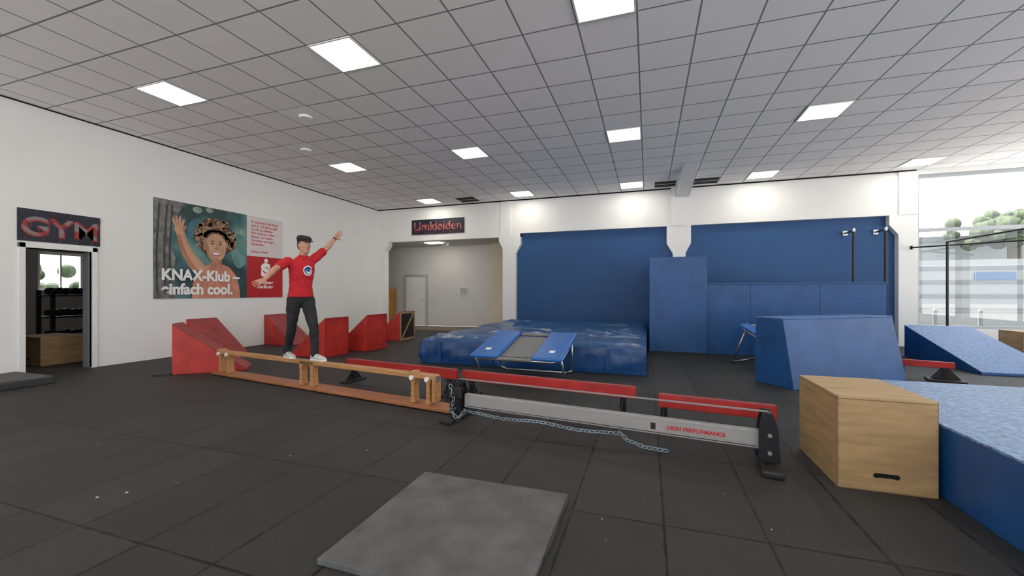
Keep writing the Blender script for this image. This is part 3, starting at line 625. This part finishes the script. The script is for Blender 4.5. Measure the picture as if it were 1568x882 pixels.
remesh('trousers',bm,M_trous,mp,.010,3,.5,.022,.07)
def shirtmat():
    m,t,b=nt('red_t_shirt'); tc=N(t,'ShaderNodeTexCoord')
    c=F*.118+Lf*.035+U*1.60
    def dist(vec,cc):
        n_=N(t,'ShaderNodeVectorMath',operation='DISTANCE'); t.links.new(vec,n_.inputs[0]); n_.inputs[1].default_value=cc; return n_.outputs['Value']
    dd_=dist(tc.outputs['Object'],c)
    nz=N(t,'ShaderNodeTexNoise'); nz.inputs['Scale'].default_value=30; t.links.new(tc.outputs['Object'],nz.inputs['Vector'])
    base=mixc(t,nz.outputs['Fac'],(.44,.008,.015),(.56,.015,.025))
    c1=mixc(t,math_(t,'LESS_THAN',dd_,.070),base,(.75,.75,.75)); c2=mixc(t,math_(t,'LESS_THAN',dd_,.055),c1,(.03,.06,.25))
    c3=mixc(t,math_(t,'LESS_THAN',dist(tc.outputs['Object'],c+Lf*.008-U*.012),.036),c2,(.7,.7,.73))
    c4=mixc(t,math_(t,'LESS_THAN',dist(tc.outputs['Object'],c+Lf*.004+U*.006),.024),c3,(.06,.08,.2))
    t.links.new(c4,b.inputs['Base Color']); b.inputs['Roughness'].default_value=.85
    return m
M_sh=shirtmat()
ShR=S(-.150,.085,1.72); ShL=S(.160,-.09,1.765); ElR=S(-.30,.27,1.60); WrR=S(-.395,.44,1.465); ElL=S(.345,-.2,1.955); WrL=S(.46,-.35,2.12)
bm=bmesh.new()
loft(bm,[(S(s,t,z),Lf*rx+U*tl,F*ry) for s,t,z,rx,ry,tl in ((-.0,0,1.235,.170,.128,0),(.0,0,1.27,.166,.124,0),(.0,0,1.38,.152,.113,0),(.004,0,1.50,.158,.116,.004),(.01,0,1.60,.170,.120,.010),(.012,0,1.68,.176,.112,.016),(.015,0,1.735,.160,.092,.024),(.022,0,1.775,.112,.074,.014),(.028,.003,1.80,.070,.064,.008))],24)
tubes(bm,[ShR,ShR.lerp(ElR,.35),ShR.lerp(ElR,.66)],[.064,.062,.060]); tubes(bm,[ShL,ShL.lerp(ElL,.35),ShL.lerp(ElL,.64)],[.064,.061,.059])
remesh('t_shirt',bm,M_sh,mp,.009,4,.5,.030,.09)
bm=bmesh.new(); loft(bm,[(S(.028,.003,1.797),Lf*.066,F*.062),(S(.029,.004,1.812),Lf*.062,F*.058)],24); frombm('collar',bm,mat('red_collar',(.42,.01,.018),.85),mp,True)
bm=bmesh.new()
tubes(bm,[S(.022,0,1.76),S(.036,.012,1.86)],[.056,.053])
for a,b,c in ((ShR,ElR,WrR),(ShL,ElL,WrL)):
    tubes(bm,[a,a.lerp(b,.5),b,b.lerp(c,.28),b.lerp(c,.7),c],[.050,.047,.038,.041,.031,.0255])
def hand(bm,w_,dr,nm,thumb,curl=.22):
    dr=dr.normalized(); wv=dr.cross(nm).normalized()*thumb; nm=(wv.cross(dr)*thumb).normalized()
    loft(bm,[(w_-dr*.015,wv*.025,nm*.020),(w_+dr*.02,wv*.031,nm*.018),(w_+dr*.06,wv*.041,nm*.015),(w_+dr*.088,wv*.041,nm*.012),(w_+dr*.096,wv*.036,nm*.008)],14)
    for (o,ln,sp) in ((.031,.074,.20),(.0105,.084,.06),(-.0105,.078,-.08),(-.031,.060,-.24)):
        p=w_+dr*.085+wv*o; pts=[p]; a0=.10; dd_=(dr+wv*sp).normalized()
        for fr in (.42,.32,.26):
            p=p+(dd_*math.cos(a0)+nm*math.sin(a0)).normalized()*ln*fr*1.05; pts.append(p); a0+=curl
        tubes(bm,pts,[.0096,.0088,.008,.0068],8)
    p=w_+dr*.022+wv*.026; q=p+(dr*.55+wv*.85).normalized()*.042; r_=q+(dr*.9+wv*.45+nm*.2).normalized()*.034
    tubes(bm,[p,q,r_],[.014,.011,.008],8)
hand(bm,WrR,(WrR-ElR).normalized()+Vector((-.35,0,.1)),Vector((.15,.9,-.35)),1)
hand(bm,WrL,(WrL-ElL).normalized()+Vector((.15,0,.2)),Vector((.35,-.8,-.25)),1)
remesh('arms_and_hands',bm,M_skin,mp,.0036,3,.35)
cyl('wrist_band',WrL.lerp(ElL,.06),WrL.lerp(ElL,.15),.0295,M_black,mp)
Hb=S(.042,.02,0)
RZ=Matrix.Rotation(math.atan2(.5,.866),4,'Z')
bm=bmesh.new()
loft(bm,[(Hb+U*z+F*o,Lf*rx,F*ry) for z,o,rx,ry in ((1.833,.045,.022,.022),(1.846,.036,.038,.042),(1.868,.020,.051,.064),(1.90,.008,.061,.080),(1.93,.002,.067,.088),(1.965,-.001,.070,.092),(2.0,-.004,.073,.095),(2.03,-.007,.068,.090),(2.06,-.008,.048,.064),(2.072,-.008,.02,.03))],28)
tubes(bm,[Hb+U*1.972+F*.086,Hb+U*1.950+F*.100,Hb+U*1.934+F*.108],[.007,.008,.0105],10)
for s in (-1,1):
    addsph(bm,Hb+U*1.929+F*.093+Lf*s*.011,.008,seg=8); addsph(bm,Hb+U*1.945-F*.008+Lf*s*.072,.021,(.42,.75,1.35),RZ,seg=12)
    addsph(bm,Hb+U*1.986+F*.080+Lf*s*.03,.014,(1.5,.7,.5),RZ,seg=10); addsph(bm,Hb+U*1.935+F*.056+Lf*s*.034,.023,seg=10)
addsph(bm,Hb+U*1.856+F*.070,.019,(1.1,1,1),RZ,seg=10); addsph(bm,Hb+U*1.897+F*.080,.014,(1.7,.7,.9),RZ,seg=10)
remesh('head',bm,M_skin,mp,.0042,4,.4)
bm=bmesh.new()
for s in (-1,1): addsph(bm,Hb+U*1.966+F*.084+Lf*s*.030,.009,(1.3,.75,.5),RZ,10)
frombm('eyes',bm,M_eye,mp,True)
bm=bmesh.new()
for s in (-1,1): addsph(bm,Hb+U*1.966+F*.0895+Lf*s*.030,.0045,(1,.6,1),RZ,seg=8); addsph(bm,Hb+U*1.985+F*.0895+Lf*s*.031,.007,(2.3,.7,.45),RZ,10)
frombm('pupils_and_brows',bm,M_pup,mp,True)
bm=bmesh.new(); addsph(bm,Hb+U*1.900+F*.088,.009,(2.1,.45,.35),RZ,12); addsph(bm,Hb+U*1.8935+F*.087,.009,(1.8,.5,.4),RZ,12); frombm('lips',bm,M_lip,mp,True)
bm=bmesh.new(); loft(bm,[(Hb+U*z-F*o,Lf*rx,F*ry) for z,o,rx,ry in ((1.895,.050,.048,.044),(1.93,.040,.068,.062),(1.97,.024,.0765,.078),(2.02,.012,.077,.088),(2.05,.01,.06,.07))],20)
remesh('hair',bm,M_hair,mp,.005,2)
bm=bmesh.new(); loft(bm,[(Hb+U*(z)+F*o,Lf*rx,F*ry+U*ty) for z,o,rx,ry,ty in ((2.0,-.006,.078,.101,-.004),(2.015,-.004,.083,.107,-.006),(2.045,0,.088,.114,-.012),(2.070,.0,.080,.105,-.016),(2.086,-.004,.055,.075,-.012),(2.092,-.006,.015,.02,-.004))],28)
loft(bm,[(Hb+U*1.998+F*.088,Lf*.060,F*.060-U*.010),(Hb+U*2.004+F*.090,Lf*.066,F*.068-U*.012),(Hb+U*2.014+F*.088,Lf*.064,F*.060-U*.010)],24)
remesh('flat_cap',bm,M_cap,mp,.0045,2)
def shoe(c,dr):
    dr=dr.normalized(); sd=Vector((-dr.y,dr.x,0)); bm=bmesh.new()
    loft(bm,[(c+dr*x+U*(.385+h/2),sd*w_,U*(h/2+.004)) for x,w_,h in ((-.085,.018,.04),(-.078,.032,.075),(-.05,.037,.095),(-.01,.037,.095),(.04,.040,.078),(.09,.044,.060),(.135,.042,.050),(.162,.030,.040),(.174,.014,.022))],18)
    tubes(bm,[c-dr*.03+U*.45,c-dr*.03+U*.48],[.040,.038],12)
    remesh('shoe',bm,M_shoe,mp,.0055,2)
    bm=bmesh.new(); P=[(-.092,.014),(-.08,.032),(-.03,.037),(.03,.038),(.09,.046),(.14,.044),(.170,.028),(.180,.010)]
    o=[c+dr*x+sd*y for x,y in P]+[c+dr*x-sd*y for x,y in P[::-1]]
    a=[bm.verts.new(p+U*.381) for p in o]; b=[bm.verts.new(p+U*.402) for p in o]; bm.faces.new(a); bm.faces.new(b[::-1])
    for i in range(len(o)): j=(i+1)%len(o); bm.faces.new((a[i],a[j],b[j],b[i]))
    frombm('shoe_sole',bm,M_sole,mp)
    bm=bmesh.new()
    for i in range(4): addcone(bm,c+dr*(.03+.02*i)-sd*.022+U*(.468-.009*i),c+dr*(.03+.02*i)+sd*.022+U*(.468-.009*i),.0035,.0035,6)
    frombm('laces',bm,M_black,mp)
shoe(S(.187,.218,0),S(.62,.78,0)); shoe(S(-.158,-.233,0),S(.40,.9,0))
# ------------------------------------------------------------------ outside
M_gnd=mat('outside_paving',(.50,.49,.47),.9,var=.1,vs=1)
box('ground_outside',-40,60,-40,90,-.35,-.11,M_gnd)
box('asphalt_yard',6,60,14,60,-.11,-.09,mat('asphalt',(.06,.06,.06),.9))
hb=grp('white_outbuilding')
M_fac=mat('white_facade',(.30,.31,.31),.7,var=.05); M_facd=mat('grey_facade',(.17,.18,.19),.7,var=.08)
box('body',6,60,21,26,-.1,2.6,M_fac,hb)
for z in (.55,1.1,1.65,2.2): box('band',6,60,20.96,21,z,z+.14,M_facd,hb)
M_y=mat('yellow_paint',(.5,.4,.04),.5); M_b=mat('blue_paint_outside',(.05,.12,.25),.5)
for i in range(16): box('window_strip',12.2+i*1.5,13.4+i*1.5,20.93,20.96,1.8,2.1,(M_y if i%5==3 else (M_b if i%3==0 else M_facd)),hb)
for i in range(30): box('fence_post',7+i*1.2,7.08+i*1.2,18,18.08,-.1,.75,M_facd,hb)
box('fence_rail',7,43,18,18.05,.6,.68,M_facd,hb)
fb=grp('distant_hall'); box('body',5,80,38,50,-.1,5.2,mat('pale_hall',(.30,.32,.32),.8,var=.05),fb); box('roof_edge',5,80,37.8,38,5.0,5.35,M_facd,fb)
tr=grp('tree',(22.6,35.5,0)); cyl('trunk',(0,0,-.1),(0,0,5),.3,mat('bark',(.08,.06,.04),.9),tr)
bm=bmesh.new(); random.seed(3)
for i in range(110):
    v=Vector((random.gauss(0,1.2),random.gauss(0,.8),5.6+random.gauss(0,.45))); addsph(bm,v,random.uniform(.2,.5),seg=7)
frombm('crown',bm,mat('leaves',(.035,.055,.02),.9,var=.5,vs=3),tr)
